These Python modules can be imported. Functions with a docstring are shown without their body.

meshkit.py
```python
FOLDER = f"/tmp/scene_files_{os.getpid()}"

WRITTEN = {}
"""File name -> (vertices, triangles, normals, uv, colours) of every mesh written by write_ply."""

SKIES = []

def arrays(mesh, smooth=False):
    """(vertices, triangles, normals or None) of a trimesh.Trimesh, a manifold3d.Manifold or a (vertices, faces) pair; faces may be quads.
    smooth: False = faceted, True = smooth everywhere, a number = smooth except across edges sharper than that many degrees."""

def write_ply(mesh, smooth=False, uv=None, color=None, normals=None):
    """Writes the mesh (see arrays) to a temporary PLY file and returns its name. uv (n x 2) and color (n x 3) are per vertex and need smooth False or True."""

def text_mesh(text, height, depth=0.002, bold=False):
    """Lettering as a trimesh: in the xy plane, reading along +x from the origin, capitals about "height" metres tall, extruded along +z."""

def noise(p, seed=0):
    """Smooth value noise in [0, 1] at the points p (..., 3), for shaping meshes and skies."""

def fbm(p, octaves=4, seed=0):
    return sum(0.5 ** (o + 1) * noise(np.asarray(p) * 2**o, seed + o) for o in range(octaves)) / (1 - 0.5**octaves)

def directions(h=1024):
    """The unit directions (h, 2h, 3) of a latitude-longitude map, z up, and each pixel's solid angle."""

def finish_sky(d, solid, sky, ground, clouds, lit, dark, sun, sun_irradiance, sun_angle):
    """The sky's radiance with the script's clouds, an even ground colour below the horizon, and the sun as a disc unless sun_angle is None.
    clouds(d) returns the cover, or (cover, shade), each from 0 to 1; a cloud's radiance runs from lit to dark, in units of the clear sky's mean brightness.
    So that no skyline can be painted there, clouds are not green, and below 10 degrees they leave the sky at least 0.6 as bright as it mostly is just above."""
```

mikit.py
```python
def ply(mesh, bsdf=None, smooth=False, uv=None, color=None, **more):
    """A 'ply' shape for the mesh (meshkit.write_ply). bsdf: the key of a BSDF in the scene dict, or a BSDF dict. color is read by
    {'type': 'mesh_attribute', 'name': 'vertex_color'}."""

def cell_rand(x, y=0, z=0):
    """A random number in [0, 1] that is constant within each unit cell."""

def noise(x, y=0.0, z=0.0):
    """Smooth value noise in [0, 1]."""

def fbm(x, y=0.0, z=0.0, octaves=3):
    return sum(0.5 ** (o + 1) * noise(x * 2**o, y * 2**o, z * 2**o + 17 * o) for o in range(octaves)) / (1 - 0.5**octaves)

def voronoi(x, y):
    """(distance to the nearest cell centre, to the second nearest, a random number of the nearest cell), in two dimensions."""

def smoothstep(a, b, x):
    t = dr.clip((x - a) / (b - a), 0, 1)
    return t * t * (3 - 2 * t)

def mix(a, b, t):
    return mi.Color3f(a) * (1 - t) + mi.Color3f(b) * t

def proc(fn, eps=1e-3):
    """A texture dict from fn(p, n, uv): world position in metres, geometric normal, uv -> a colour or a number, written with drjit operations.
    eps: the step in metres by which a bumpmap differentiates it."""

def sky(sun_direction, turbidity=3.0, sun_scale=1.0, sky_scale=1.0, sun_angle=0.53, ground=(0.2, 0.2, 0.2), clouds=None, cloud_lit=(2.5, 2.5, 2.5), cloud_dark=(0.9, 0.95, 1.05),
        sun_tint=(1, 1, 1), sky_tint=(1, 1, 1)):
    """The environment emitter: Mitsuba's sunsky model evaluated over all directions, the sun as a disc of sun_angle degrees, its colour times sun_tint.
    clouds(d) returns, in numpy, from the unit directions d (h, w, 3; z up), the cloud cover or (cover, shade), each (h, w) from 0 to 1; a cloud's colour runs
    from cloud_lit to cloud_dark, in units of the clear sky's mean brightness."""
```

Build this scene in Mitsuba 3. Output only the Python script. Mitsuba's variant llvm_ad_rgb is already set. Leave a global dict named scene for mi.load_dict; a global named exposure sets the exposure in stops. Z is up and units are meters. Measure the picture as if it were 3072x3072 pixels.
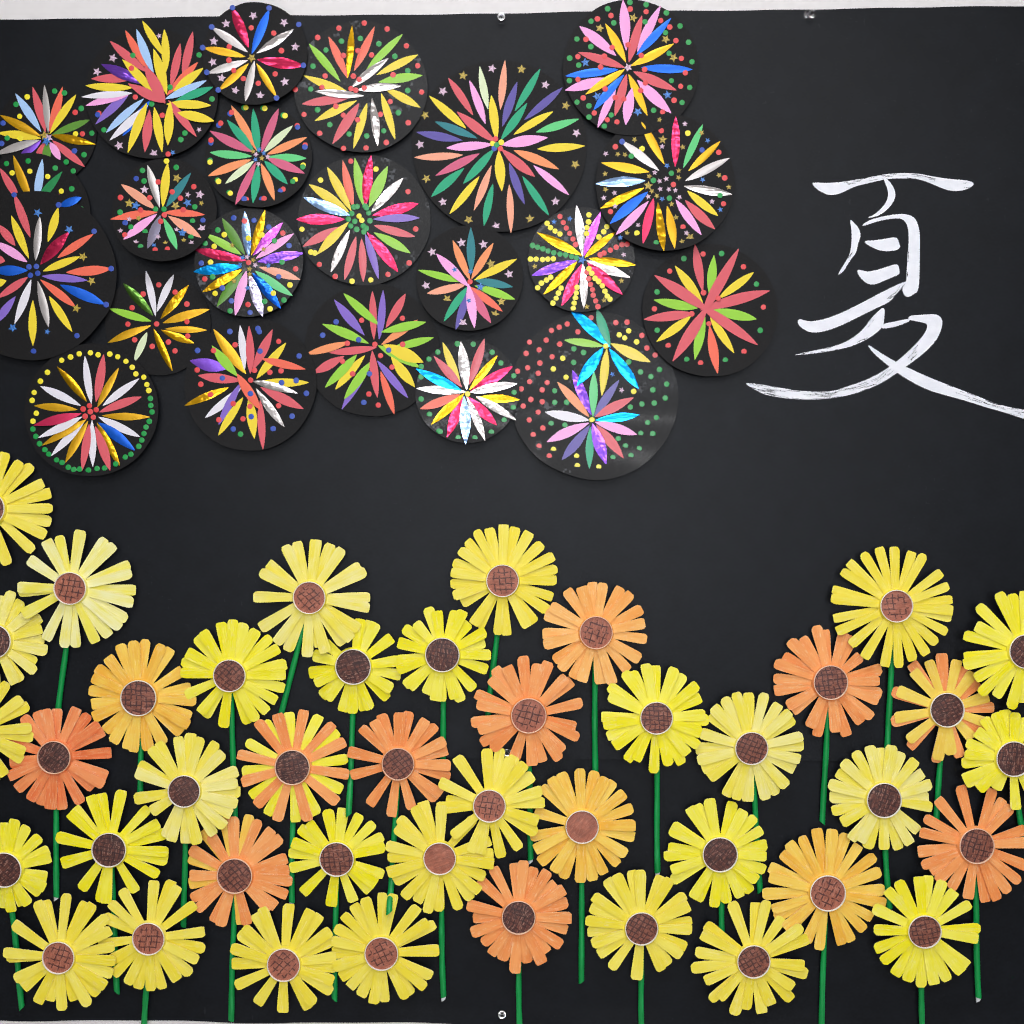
import math, random
import numpy as np
import trimesh, shapely
from shapely.geometry import Polygon, LineString, Point
import drjit as dr
import mitsuba as mi
import mikit
from mikit import noise, fbm, cell_rand, smoothstep, mix

rng = random.Random(7)
T = mi.ScalarTransform4f
scene, labels = {}, {}

# ------------------------------------------------------------------ camera, light, exposure
PX = 1.4 / 3072            # metres on the wall per pixel of the photograph
DIST, EYE = 2.0, 1.4       # camera distance from the wall and height of its axis
scene['camera'] = {'type': 'perspective', 'fov': 2 * math.degrees(math.atan(0.7 / DIST)), 'fov_axis': 'x',
                   'near_clip': 0.05, 'far_clip': 30.0,
                   'to_world': T().look_at(origin=[0, -DIST, EYE], target=[0, 0, EYE], up=[0, 0, 1])}
exposure = 0.64
WINDOW = (-0.9, 1.5, -6.05, 1.05, 2.05, 6.5)    # the daylit window in the rear wall: x0, x1, y, z0, z1, radiance
CEIL = 2.75
LAMPS = [(0.0, -0.95, 0.60, 0.16, 7.5), (-0.50, -2.60, 0.60, 0.16, 14.0), (0.95, -2.60, 0.60, 0.16, 14.0),
         (-0.75, -4.60, 0.60, 0.16, 18.0), (0.75, -4.60, 0.60, 0.16, 18.0)]   # x, y, half length, half width, radiance


def lin(r, g, b):
    return [float(((c / 255 + 0.055) / 1.055) ** 2.4 if c > 10 else c / 255 / 12.92) for c in (r, g, b)]


# ------------------------------------------------------------------ helpers
used = {}


def numbered(name):
    k = used.get(name, 0)
    used[name] = k + 1
    return name if k == 0 else f'{name}_{k:03d}'


def thing(name, label, cat, group=None, kind=None):
    key = numbered(name)
    labels[key] = {'label': label, 'category': cat}
    if group:
        labels[key]['group'] = group
    if kind:
        labels[key]['kind'] = kind
    return key


def part(parent, name, shape):
    key = numbered(parent + '__' + name)
    scene[key] = shape
    return key


def world(v):
    """(x, z, height off the wall) -> world."""
    v = np.asarray(v, float)
    return np.stack([v[:, 0], -v[:, 2], v[:, 1]], 1)


def tile(ox, oy, x, y):
    """a reading in an enlarged 768-pixel square of the photograph -> photograph pixels"""
    return ox + x / 2.515625, oy + y / 2.515625


def at(px, py, h=0.0):
    """the place, h off the wall, that the photograph shows at this pixel"""
    k = PX * (DIST - h) / DIST
    return np.array([(px - 1536) * k, EYE + (1536 - py) * k])


def strip_solid(stations, uvs=None, thick=0.0003, edge_uv=None):
    """A thin sheet: stations is a list of rows (left, middle, right) of (x, z, h). Top, bottom and edge have own vertices."""
    top = np.array(stations, float)                 # n, m, 3
    n, m = top.shape[:2]
    bot = top.copy()
    bot[..., 2] -= thick
    V, F, UV = [], [], []

    def grid(a, uv, flip):
        base = len(V)
        for i in range(n):
            for j in range(m):
                V.append(a[i, j])
                UV.append(uv[i][j])
        for i in range(n - 1):
            for j in range(m - 1):
                p, q, r, s = base + i * m + j, base + i * m + j + 1, base + (i + 1) * m + j + 1, base + (i + 1) * m + j
                F.extend([(p, q, r), (p, r, s)] if not flip else [(p, r, q), (p, s, r)])
    uv = uvs if uvs is not None else [[(0, 0)] * m for _ in range(n)]
    grid(top, uv, False)
    grid(bot, uv, True)
    ring = [(i, m - 1) for i in range(n)] + [(n - 1, j) for j in range(m - 2, -1, -1)] + [(i, 0) for i in range(n - 2, -1, -1)] + [(0, j) for j in range(1, m - 1)]
    base = len(V)
    for (i, j) in ring:
        V.append(top[i, j]); V.append(bot[i, j])
        e = edge_uv if edge_uv is not None else uv[i][j]
        UV.extend([e, e])
    L = len(ring)
    for k in range(L):
        a, b = base + 2 * k, base + 2 * ((k + 1) % L)
        F.extend([(a, a + 1, b), (b, a + 1, b + 1)])
    V, F = np.array(V), np.array(F)
    return V, F, np.array(UV, float)


def fix(V, F):
    """turn the faces so that the first (top) one looks off the wall"""
    a, b, c = V[F[0]]
    if np.cross(b - a, c - a)[2] < 0:
        F = F[:, ::-1]
    return F


# ------------------------------------------------------------------ materials
def rough(name, rgb, r=0.6, spec=0.4, **kw):
    scene[name] = {'type': 'twosided', 'bsdf': {'type': 'principled', 'base_color': {'type': 'rgb', 'value': rgb} if isinstance(rgb, list) else rgb,
                                                'roughness': r, 'specular': spec, **kw}}


def wrinkle(p, n, uv):
    a = dr.abs(noise(p.x * 95, p.y * 50, p.z * 95) - 0.5) + 0.5 * dr.abs(noise(p.x * 210 + 4 + 60 * p.z, p.z * 210, 3.0) - 0.5)
    return 1.2 * a + 0.7 * noise(p.x * 60, p.z * 60, 0)


def foil(name, rgb, metallic=0.5, r=0.3, scale=0.00018):
    scene[name] = {'type': 'twosided', 'bsdf': {'type': 'bumpmap', 'tex': mikit.proc(wrinkle, 1e-3), 'scale': scale,
                   'bsdf': {'type': 'principled', 'base_color': {'type': 'rgb', 'value': rgb}, 'metallic': metallic, 'roughness': r, 'specular': 0.5}}}


def black_grain(p, n, uv):
    """sugar paper: fibres, blotches and a few specks of dust"""
    g = noise(p.x * 420, p.y * 420, p.z * 420)
    f = fbm(p.x * 40, p.z * 40, 3.0, 3)
    dust = smoothstep(0.93, 0.97, noise(p.x * 260, p.z * 260, 11.0)) * smoothstep(0.5, 0.7, fbm(p.x * 9, p.z * 9, 6.0, 2))
    return mix(mix(lin(9, 11, 15), lin(21, 24, 30), 0.5 * g + 0.5 * f), lin(90, 92, 98), dust * 0.08)


def disc_grain(p, n, uv):
    g = noise(p.x * 1100, p.y * 1100, p.z * 1100)
    return mix(lin(15, 14, 15), lin(26, 25, 26), g)


def film_smudge(p, n, uv):
    """finger marks and glue smears on the laminate"""
    a = fbm(p.x * 55, p.z * 55, 1.0, 3)
    b = noise(p.x * 330, p.z * 330, 2.0)
    m = smoothstep(0.66, 0.78, a) * smoothstep(0.3, 0.8, b)
    return mix(lin(14, 14, 16), lin(80, 82, 86), m)


def wall_paint(p, n, uv):
    return mix(lin(226, 222, 221), lin(229, 226, 225), fbm(p.x * 60, p.z * 60, p.y * 60, 3))


rough('mat_wall', mikit.proc(wall_paint), 0.7, 0.3)
rough('mat_backing', mikit.proc(black_grain), 0.4, 0.15)
rough('mat_disc', mikit.proc(disc_grain), 0.5, 0.14)
rough('mat_film', mikit.proc(film_smudge), 0.5, 0.15, clearcoat=0.3, clearcoat_gloss=0.96)


def brush_paint(p, n, uv):
    """poster paint, thin where the bristles dragged"""
    f = fbm(p.x * 120, p.z * 120, 1.0, 3)
    b = noise(p.x * 600, p.z * 600, 2.0)
    return mix(lin(228, 230, 238), lin(241, 242, 248), dr.clip(1.4 * f + 0.5 * b - 0.3, 0, 1))


rough('mat_paint', mikit.proc(brush_paint), 0.6, 0.25)
rough('mat_ceiling', lin(225, 224, 220), 0.9, 0.1)
rough('mat_rear', lin(205, 203, 198), 0.9, 0.1)
rough('mat_floor', lin(140, 136, 130), 0.6, 0.3)
rough('mat_housing', lin(225, 225, 225), 0.5, 0.4)
rough('mat_white_core', lin(205, 210, 212), 0.8, 0.2)
scene['mat_clear'] = {'type': 'dielectric', 'int_ior': 1.49}
scene['mat_steel'] = {'type': 'roughconductor', 'material': 'Cr', 'alpha': 0.2}


def stem_paper(p, n, uv):
    f = fbm(p.x * 160, p.z * 22, p.y * 160, 3)
    s = smoothstep(0.62, 0.8, noise(p.x * 400, p.z * 30, p.y * 400))
    return mix(mix(lin(0, 124, 54), lin(8, 160, 78), f), lin(60, 186, 112), s * 0.3)


rough('mat_stem', mikit.proc(stem_paper), 0.45, 0.45)

# papers and foils of the fireworks' rays
PAPER = {'R': (214, 88, 98), 'O': (236, 104, 78), 'A': (236, 160, 130), 'L': (238, 146, 92), 'Y': (234, 208, 42), 'G': (16, 160, 116),
         'g': (92, 200, 122), 'K': (10, 128, 66), 'l': (146, 204, 52), 'o': (86, 140, 38), 'P': (240, 164, 218), 'V': (128, 98, 192),
         'v': (90, 78, 158), 'B': (164, 198, 238), 'T': (30, 122, 130), 'W': (226, 222, 230), 'C': (214, 226, 186), 'N': (204, 90, 124)}
FOIL = {'1': (212, 160, 16), '2': (186, 180, 178), '3': (206, 44, 88), '4': (12, 92, 204), '5': (0, 150, 232), '6': (120, 72, 190),
        '7': (196, 88, 204), '8': (178, 172, 200), '9': (140, 172, 214), '0': (80, 122, 46)}
for k, c in PAPER.items():
    rough('mat_paper_' + str(ord(k)), lin(*c), 0.5, 0.4)
    scene['mat_glossy_' + str(ord(k))] = {'type': 'twosided', 'bsdf': {'type': 'roughplastic', 'diffuse_reflectance': {'type': 'rgb', 'value': lin(*c)}, 'alpha': 0.09, 'int_ior': 1.5}}
for k, c in FOIL.items():
    foil('mat_foil_' + k, lin(*c))
    foil('mat_shiny_' + k, lin(*c), 0.75, 0.15, 0.00042)
DOT = {'r': (218, 62, 64), 'g': (0, 148, 62), 'b': (40, 74, 170), 'y': (238, 222, 40)}
for k, c in DOT.items():
    rough('mat_dot_' + k, lin(*c), 0.4, 0.5)
    scene['mat_film_dot_' + k] = {'type': 'twosided', 'bsdf': {'type': 'roughplastic', 'diffuse_reflectance': {'type': 'rgb', 'value': lin(*c)}, 'alpha': 0.08, 'int_ior': 1.5}}


def glitter(a, b):
    def fn(p, n, uv):
        return mix(a, b, cell_rand(dr.floor(p.x * 1300), dr.floor(p.z * 1300), 5))
    return fn


for k, a, b in (('s', (176, 132, 160), (232, 210, 226)), ('d', (128, 104, 24), (208, 182, 76)), ('e', (14, 72, 150), (86, 150, 225))):
    rough('mat_star_' + k, mikit.proc(glitter(lin(*a), lin(*b))), 0.4, 0.4)

# crayoned paper of the cups: uv.x = along the petal + 7 per petal, uv.y = tone number + across
TONES = [((240, 228, 84), (244, 240, 178)), ((238, 226, 14), (243, 234, 88)), ((238, 218, 56), (243, 228, 96)), ((246, 206, 88), (238, 176, 58)),
         ((250, 188, 108), (244, 164, 80)), ((246, 166, 98), (236, 140, 74)), ((242, 150, 92), (228, 112, 60)), ((238, 222, 70), (242, 232, 142)),
         ((246, 240, 226), (238, 228, 214)), ((238, 190, 160), (244, 206, 180)), ((243, 214, 92), (236, 196, 74))]


def crayon(p, n, uv):
    tone = dr.floor(uv.y)
    w = uv.y - tone
    i = dr.floor(uv.x / 7)
    a, b = mi.Color3f(lin(*TONES[0][0])), mi.Color3f(lin(*TONES[0][1]))
    for k, (c, d) in enumerate(TONES[1:], 1):
        a = dr.select(tone == k, mi.Color3f(lin(*c)), a)
        b = dr.select(tone == k, mi.Color3f(lin(*d)), b)
    s = fbm(uv.x * 2.2 + i * 3.1, w * 17 + i * 5.7, 1.0, 3)
    q = noise(uv.x * 3.5 + i, w * 2.2 + i * 2.3, 4.0)
    t = dr.clip(1.5 * (0.62 * s + 0.5 * q) - 0.42 + 0.85 * (cell_rand(i, 3, 1) - 0.5), 0, 1)
    bare = smoothstep(0.74, 0.86, noise(uv.x * 6 + i * 1.7, w * 34 + i, 8.0)) * 0.28
    return mix(mix(a, b, t), lin(250, 236, 200), bare)


rough('mat_crayon', mikit.proc(crayon), 0.5, 0.22)


def seed_head(p, n, uv):
    """brown crayon with pen lines: uv = (x, y) / radius + 4 * (flower number, style)"""
    i, style = dr.floor(uv.x / 4 + 0.5), dr.floor(uv.y / 4 + 0.5)
    x, y = uv.x - 4 * i, uv.y - 4 * style
    ang = cell_rand(i, 2, 1) * 1.5708
    c, s = dr.cos(ang), dr.sin(ang)
    wob = 0.10 * (noise(x * 2.5 + i * 7, y * 2.5, 1.0) - 0.5)
    u, v = c * x + s * y + wob, c * y - s * x + wob
    hatch = fbm(u * 3 + i * 9, v * 26, 2.0, 3)
    blot = fbm(x * 4 + i * 3, y * 4 + i, 5.0, 2)
    lightc = mix(lin(180, 108, 84), lin(124, 66, 50), dr.clip(1.7 * (0.6 * hatch + 0.4 * blot) - 0.4, 0, 1))
    darkc = mix(lin(116, 64, 50), lin(48, 26, 22), dr.clip(2.0 * (0.65 * hatch + 0.35 * blot) - 0.5, 0, 1))
    dark = style == 2
    medium = style == 1
    base = dr.select(dark, darkc, dr.select(medium, mix(lightc, darkc, 0.55), lightc))
    step = dr.select(medium, mi.Float(0.30), dr.select(dark, mi.Float(0.26), mi.Float(0.36)))
    du = dr.abs(u / step - dr.floor(u / step) - 0.5) * step
    dv = dr.abs((v + 0.07 * u) / step - dr.floor((v + 0.07 * u) / step) - 0.5) * step
    k = noise(x * 7 + i, y * 7, 3.0)
    line = dr.maximum(1 - smoothstep(0.022, 0.05, du), 1 - smoothstep(0.022, 0.05, dv)) * smoothstep(0.12, 0.4, k)
    r2 = x * x + y * y
    line = dr.select(style == 0, line * (1 - smoothstep(0.62, 0.72, r2 + 0.25 * (k - 0.5))), line)
    line = dr.select(style == 3, line * 0.08, line)
    bare = smoothstep(0.70, 0.8, noise(u * 5 + i * 2, v * 38, 6.0)) * 0.45
    return mix(mix(base, lin(206, 160, 142), bare * dr.select(dark, mi.Float(0.9), mi.Float(0.5))), lin(50, 24, 26), line * 0.85)


rough('mat_seeds', mikit.proc(seed_head), 0.5, 0.4)

# ------------------------------------------------------------------ the wall and the light
def box(x0, x1, y0, y1, z0, z1):
    m = trimesh.creation.box([x1 - x0, y1 - y0, z1 - z0])
    m.apply_translation([(x0 + x1) / 2, (y0 + y1) / 2, (z0 + z1) / 2])
    return m


for name, b, m in (('wall', (-3.0, 3.0, 0.0, 0.12, 0, CEIL), 'mat_wall'), ('ceiling', (-3.0, 3.0, -6.2, 0.12, CEIL + 0.002, CEIL + 0.1), 'mat_ceiling'),
                   ('floor', (-3.0, 3.0, -6.2, 0.12, -0.1, -0.002), 'mat_floor'), ('rear_wall', (-3.0, 3.0, -6.2, -6.08, 0, CEIL), 'mat_rear')):
    scene[name] = mikit.ply(box(*b), m)
    labels[name] = {'label': {'wall': 'plain white wall seen above and below the black paper', 'ceiling': 'white ceiling above the display, outside the frame',
                              'floor': 'brown floor below the display, outside the frame', 'rear_wall': 'pale wall behind the viewer, outside the frame'}[name],
                    'category': name.replace('_', ' '), 'kind': 'structure'}
LAMP_LABELS = ['white ceiling lamp nearest the display wall, outside the frame', 'white ceiling lamp above the viewer, left of its pair, outside the frame',
               'white ceiling lamp above the viewer, right of its pair, outside the frame', 'white ceiling lamp far behind the viewer, on the left, outside the frame',
               'white ceiling lamp far behind the viewer, on the right, outside the frame']
for i, (x, y, a, b, e) in enumerate(LAMPS):
    k = thing('ceiling_lamp', LAMP_LABELS[i], 'lamp', 'ceiling lamps outside the frame')
    part(k, 'housing', mikit.ply(box(x - a - 0.02, x + a + 0.02, y - b - 0.02, y + b + 0.02, CEIL - 0.03, CEIL), 'mat_housing'))
    v = np.array([[x - a, y - b, CEIL - 0.034], [x + a, y - b, CEIL - 0.034], [x + a, y + b, CEIL - 0.034], [x - a, y + b, CEIL - 0.034]])
    part(k, 'diffuser', mikit.ply((v, np.array([[0, 2, 1], [0, 3, 2]])), 'mat_housing', emitter={'type': 'area', 'radiance': {'type': 'rgb', 'value': [e * 0.99, e * 0.99, e * 1.01]}}))


k = thing('window', 'daylit window behind the viewer, outside the frame', 'window')
x0, x1, y, z0, z1, e = WINDOW
for a, b, c, d in ((x0 - 0.06, x1 + 0.06, z0 - 0.06, z0), (x0 - 0.06, x1 + 0.06, z1, z1 + 0.06), (x0 - 0.06, x0, z0, z1), (x1, x1 + 0.06, z0, z1), ((x0 + x1) / 2 - 0.03, (x0 + x1) / 2 + 0.03, z0, z1)):
    part(k, 'frame', mikit.ply(box(a, b, -6.08, -6.02, c, d), 'mat_housing'))
v = np.array([[x0, y, z0], [x1, y, z0], [x1, y, z1], [x0, y, z1]])
part(k, 'pane', mikit.ply((v, np.array([[0, 2, 1], [0, 3, 2]])), 'mat_housing', emitter={'type': 'area', 'radiance': {'type': 'rgb', 'value': [e * 0.94, e * 0.99, e * 1.08]}}))


# ------------------------------------------------------------------ black paper
def sheet_h(x, z):
    """the slack of the pinned paper off the wall, in metres"""
    return 0.0022 + 0.0011 * np.sin(2.3 * x + 0.7 * z) * np.cos(1.9 * z + 0.6) + 0.0005 * np.sin(7.1 * x + 1.3) * np.sin(5.3 * z) + 0.0002 * np.sin(19 * x + 5 * z) * np.sin(13 * z - 4 * x + 2)


def sheet(top, bottom, extra):
    nx, ny = 90, 50
    rows = []
    for j in range(ny + 1):
        row = []
        for i in range(nx + 1):
            px = -420 + (3072 + 840) * i / nx
            py = top(px) + (bottom(px) - top(px)) * j / ny
            x, z = (px - 1536) * PX, EYE + (1536 - py) * PX
            edge = max(0.0, 1 - min(j, ny - j) / 3)
            row.append((x, z, sheet_h(x, z) + extra + 0.0012 * edge * (1 + math.sin(px * 0.011)) * 0.5))
        rows.append(row)
    V, F, _ = strip_solid(rows, thick=0.0004)
    return world(V), fix(V, F)


def top_edge(px):
    return 61 - 0.0127 * px + 1.6 * math.sin(px * 0.006) + 0.8 * math.sin(px * 0.021)


def seam(px):
    return 2262 + 0.008 * px + 1.5 * math.sin(px * 0.005)


def low_edge(px):
    return 3057 + 0.009 * px + 2.6 * math.sin(px * 0.0085 + 1) + 1.2 * math.sin(px * 0.019)


upper = thing('black_paper_sheet', 'upper black paper sheet pinned to the white wall, carrying fireworks and the white character', 'paper sheet')
part(upper, 'sheet', mikit.ply(sheet(top_edge, seam, 0.0009), 'mat_backing', smooth=True))
lower = thing('black_paper_sheet', 'lower black paper sheet behind the sunflower stems, its bottom edge above the white wall', 'paper sheet')
part(lower, 'sheet', mikit.ply(sheet(lambda p: seam(p) - 40, low_edge, 0.0), 'mat_backing', smooth=True))

# ------------------------------------------------------------------ the brush-painted character
STROKES = [
 ([328,1390,345,1382,450,1388,560,1378,700,1355,850,1325,950,1312,1050,1310,1150,1318,1250,1340,1380,1358,1500,1366,1556,1388,1515,1424,1440,1445,1370,1443,1300,1420,1200,1375,1120,1352,1050,1347,950,1350,880,1355,750,1385,640,1412,570,1450,510,1472,460,1475,420,1462,370,1435],
  [([560,1395,720,1366,870,1336,1000,1326,1130,1334,1260,1358], 24, 44, 60), ([1440,1395,1560,1388], 40, 14, 50)]),
 ([868,1352,885,1348,920,1385,948,1430,957,1475,945,1520,900,1580,850,1620,800,1640,742,1648,800,1625,850,1580,890,1530,905,1480,900,1430,880,1385], []),
 ([615,1658,640,1680,680,1725,693,1770,690,1800,672,1850,660,1910,635,1940,600,1990,565,2050,522,2082,545,2040,580,1985,612,1932,628,1850,630,1770,622,1700], [([640,1900,600,1980,540,2070], 16, 5, 40)]),
 ([710,1700,760,1665,850,1640,950,1622,1020,1618,1080,1632,1115,1665,1135,1730,1142,1800,1140,1932,1138,2050,1132,2200,1085,2225,1060,2245,1030,2235,1012,2200,1012,2170,1040,2140,1045,2050,1050,1932,1060,1830,1058,1740,1040,1680,1000,1650,940,1650,850,1665,780,1685,715,1708],
  [([1054,1880,1048,1990,1046,2090], 9, 14, 40)]),
 ([722,1822,780,1820,860,1810,930,1797,965,1797,978,1815,985,1845,995,1865,970,1890,900,1898,840,1893,790,1872,740,1845], []),
 ([668,2042,690,2040,740,2055,820,2042,900,2015,960,1997,980,2005,985,2040,990,2070,930,2095,860,2125,800,2150,750,2145,710,2115,680,2075], []),
 ([1045,2122,950,2162,830,2222,700,2292,560,2362,440,2407,350,2427,290,2427,240,2410,222,2420,225,2447,260,2482,310,2507,370,2510,450,2494,560,2452,680,2392,800,2332,920,2277,960,2222,1020,2157],
  [([1020,2150,960,2215,900,2262], 14, 12, 50), ([860,2345,740,2405,640,2450], 8, 5, 60)]),
 ([845,2337,862,2325,877,2337,873,2402,866,2452,840,2492,760,2552,680,2592,600,2622,480,2647,350,2667,160,2687,350,2647,500,2617,600,2577,680,2522,730,2472,770,2412,810,2372],
  [([520,2625,380,2655,200,2682], 18, 16, 60), ([800,2390,750,2460], 14, 8, 34), ([760,2545,620,2612], 8, 8, 40)]),
 ([860,2447,950,2432,1050,2407,1075,2422,960,2467,850,2484], []),
 ([1050,2410,1068,2384,1150,2380,1250,2372,1290,2387,1312,2422,1305,2482,1270,2562,1200,2642,1100,2722,1000,2792,900,2862,800,2917,650,2972,500,3002,350,3016,150,3010,0,2984,-60,2964,-172,2900,-160,2890,0,2912,100,2932,250,2952,400,2962,500,2952,620,2912,750,2867,870,2802,970,2732,1060,2652,1150,2562,1195,2492,1200,2452,1180,2437,1100,2422],
  [([960,2770,820,2890,640,2950,480,2978,300,2985,100,2968,-80,2930], 40, 64, 90), ([300,2962,400,2976,520,2968], 16, 40, 30), ([-160,2895,-60,2925,60,2950], 40, 34, 90), ([1150,2610,1060,2710], 20, 10, 70)]),
 ([745,2600,790,2627,870,2682,970,2737,1080,2792,1250,2867,1420,2932,1600,3002,1750,3062,1932,3097,2040,3115,2040,3182,1932,3164,1800,3117,1650,3077,1500,3027,1350,2987,1200,2942,1080,2882,970,2812,870,2732,790,2662],
  [([1300,2905,1500,2975,1700,3055,1900,3100,2040,3125], 18, 20, 110), ([1350,2960,1500,3010,1700,3075,1900,3130], 24, 12, 110)]),
]


def chaikin(p, n=2):
    for _ in range(n):
        q = np.roll(p, -1, 0)
        p = np.stack([0.75 * p + 0.25 * q, 0.25 * p + 0.75 * q], 1).reshape(-1, 2)
    return p


for pts, dry in STROKES:
    P = Polygon(chaikin(np.array(pts, float).reshape(-1, 2))).buffer(0).buffer(1.6)
    cuts = []
    for path, half, count, length in dry:                      # gaps that the dry brush left
        line = LineString(np.array(path, float).reshape(-1, 2))
        for _ in range(count):
            off, s0 = rng.uniform(-half, half), rng.uniform(-10, line.length)
            l = length * rng.uniform(0.3, 1.2)
            q = []
            for k in range(6):
                s = min(max(s0 + l * k / 5, 0), line.length)
                a, b = line.interpolate(max(s - 6, 0)), line.interpolate(min(s + 6, line.length))
                d = np.array([b.x - a.x, b.y - a.y]); d /= np.linalg.norm(d) + 1e-9
                c = line.interpolate(s)
                q.append((c.x - d[1] * off + rng.uniform(-.6, .6), c.y + d[0] * off + rng.uniform(-.6, .6)))
            g = LineString(q)
            if g.length > 3:
                cuts.append(g.buffer(rng.uniform(0.7, 2.1), cap_style=2))
    if cuts:
        P = P.difference(shapely.union_all(cuts))
    meshes = []
    for g in (P.geoms if hasattr(P, 'geoms') else [P]):
        g = g.simplify(0.35)
        if g.area < 12 or g.is_empty:
            continue
        m = trimesh.creation.extrude_polygon(g, 1.0)
        meshes.append(m)
    m = trimesh.util.concatenate(meshes)
    v, f = trimesh.remesh.subdivide_to_size(m.vertices, m.faces, 40)
    px, py = tile(2304, 0, v[:, 0], v[:, 1])
    x, z = (px - 1536) * PX, EYE + (1536 - py) * PX
    h = sheet_h(x, z) + 0.0009 + 0.0001 + 0.00022 * v[:, 2]
    part(upper, 'brush_stroke', mikit.ply((world(np.stack([x, z, h], 1)), f[:, ::-1]), 'mat_paint'))

# ------------------------------------------------------------------ fireworks
def dome_disc(n=14):
    V = [(0, 0, 1.0)]
    for r, h in ((0.72, 1.0), (0.86, 0.75), (1.0, 0.6), (1.0, 0.0)):
        V += [(r * math.cos(2 * math.pi * i / n), r * math.sin(2 * math.pi * i / n), h) for i in range(n)]
    F = [(0, 1 + i, 1 + (i + 1) % n) for i in range(n)]
    for k in range(3):
        a, b = 1 + k * n, 1 + (k + 1) * n
        for i in range(n):
            j = (i + 1) % n
            F += [(a + i, b + i, b + j), (a + i, b + j, a + j)]
    return np.array(V, float), np.array(F)


def star_mesh():
    V, F = [(0, 0, 1.0)], []
    for i in range(10):
        r = 1.0 if i % 2 == 0 else 0.46
        a = math.pi / 2 + math.pi * i / 5
        V += [(r * math.cos(a), r * math.sin(a), 0.7), (r * math.cos(a), r * math.sin(a), 0.0)]
    for i in range(10):
        a, b = 1 + 2 * i, 1 + 2 * ((i + 1) % 10)
        F += [(0, a, b), (a, a + 1, b), (b, a + 1, b + 1)]
    return np.array(V, float), np.array(F)


dv, df = dome_disc()
sv, sf = star_mesh()
DOTPLY = {k: mikit.ply((world(dv), df), 'mat_dot_' + k, smooth=35) for k in DOT}
FILMDOTPLY = {k: {**DOTPLY[k], 'bsdf': {'type': 'ref', 'id': 'mat_film_dot_' + k}} for k in DOT}
STARPLY = {k: mikit.ply((world(sv), sf), 'mat_star_' + k) for k in 'sde'}


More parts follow.
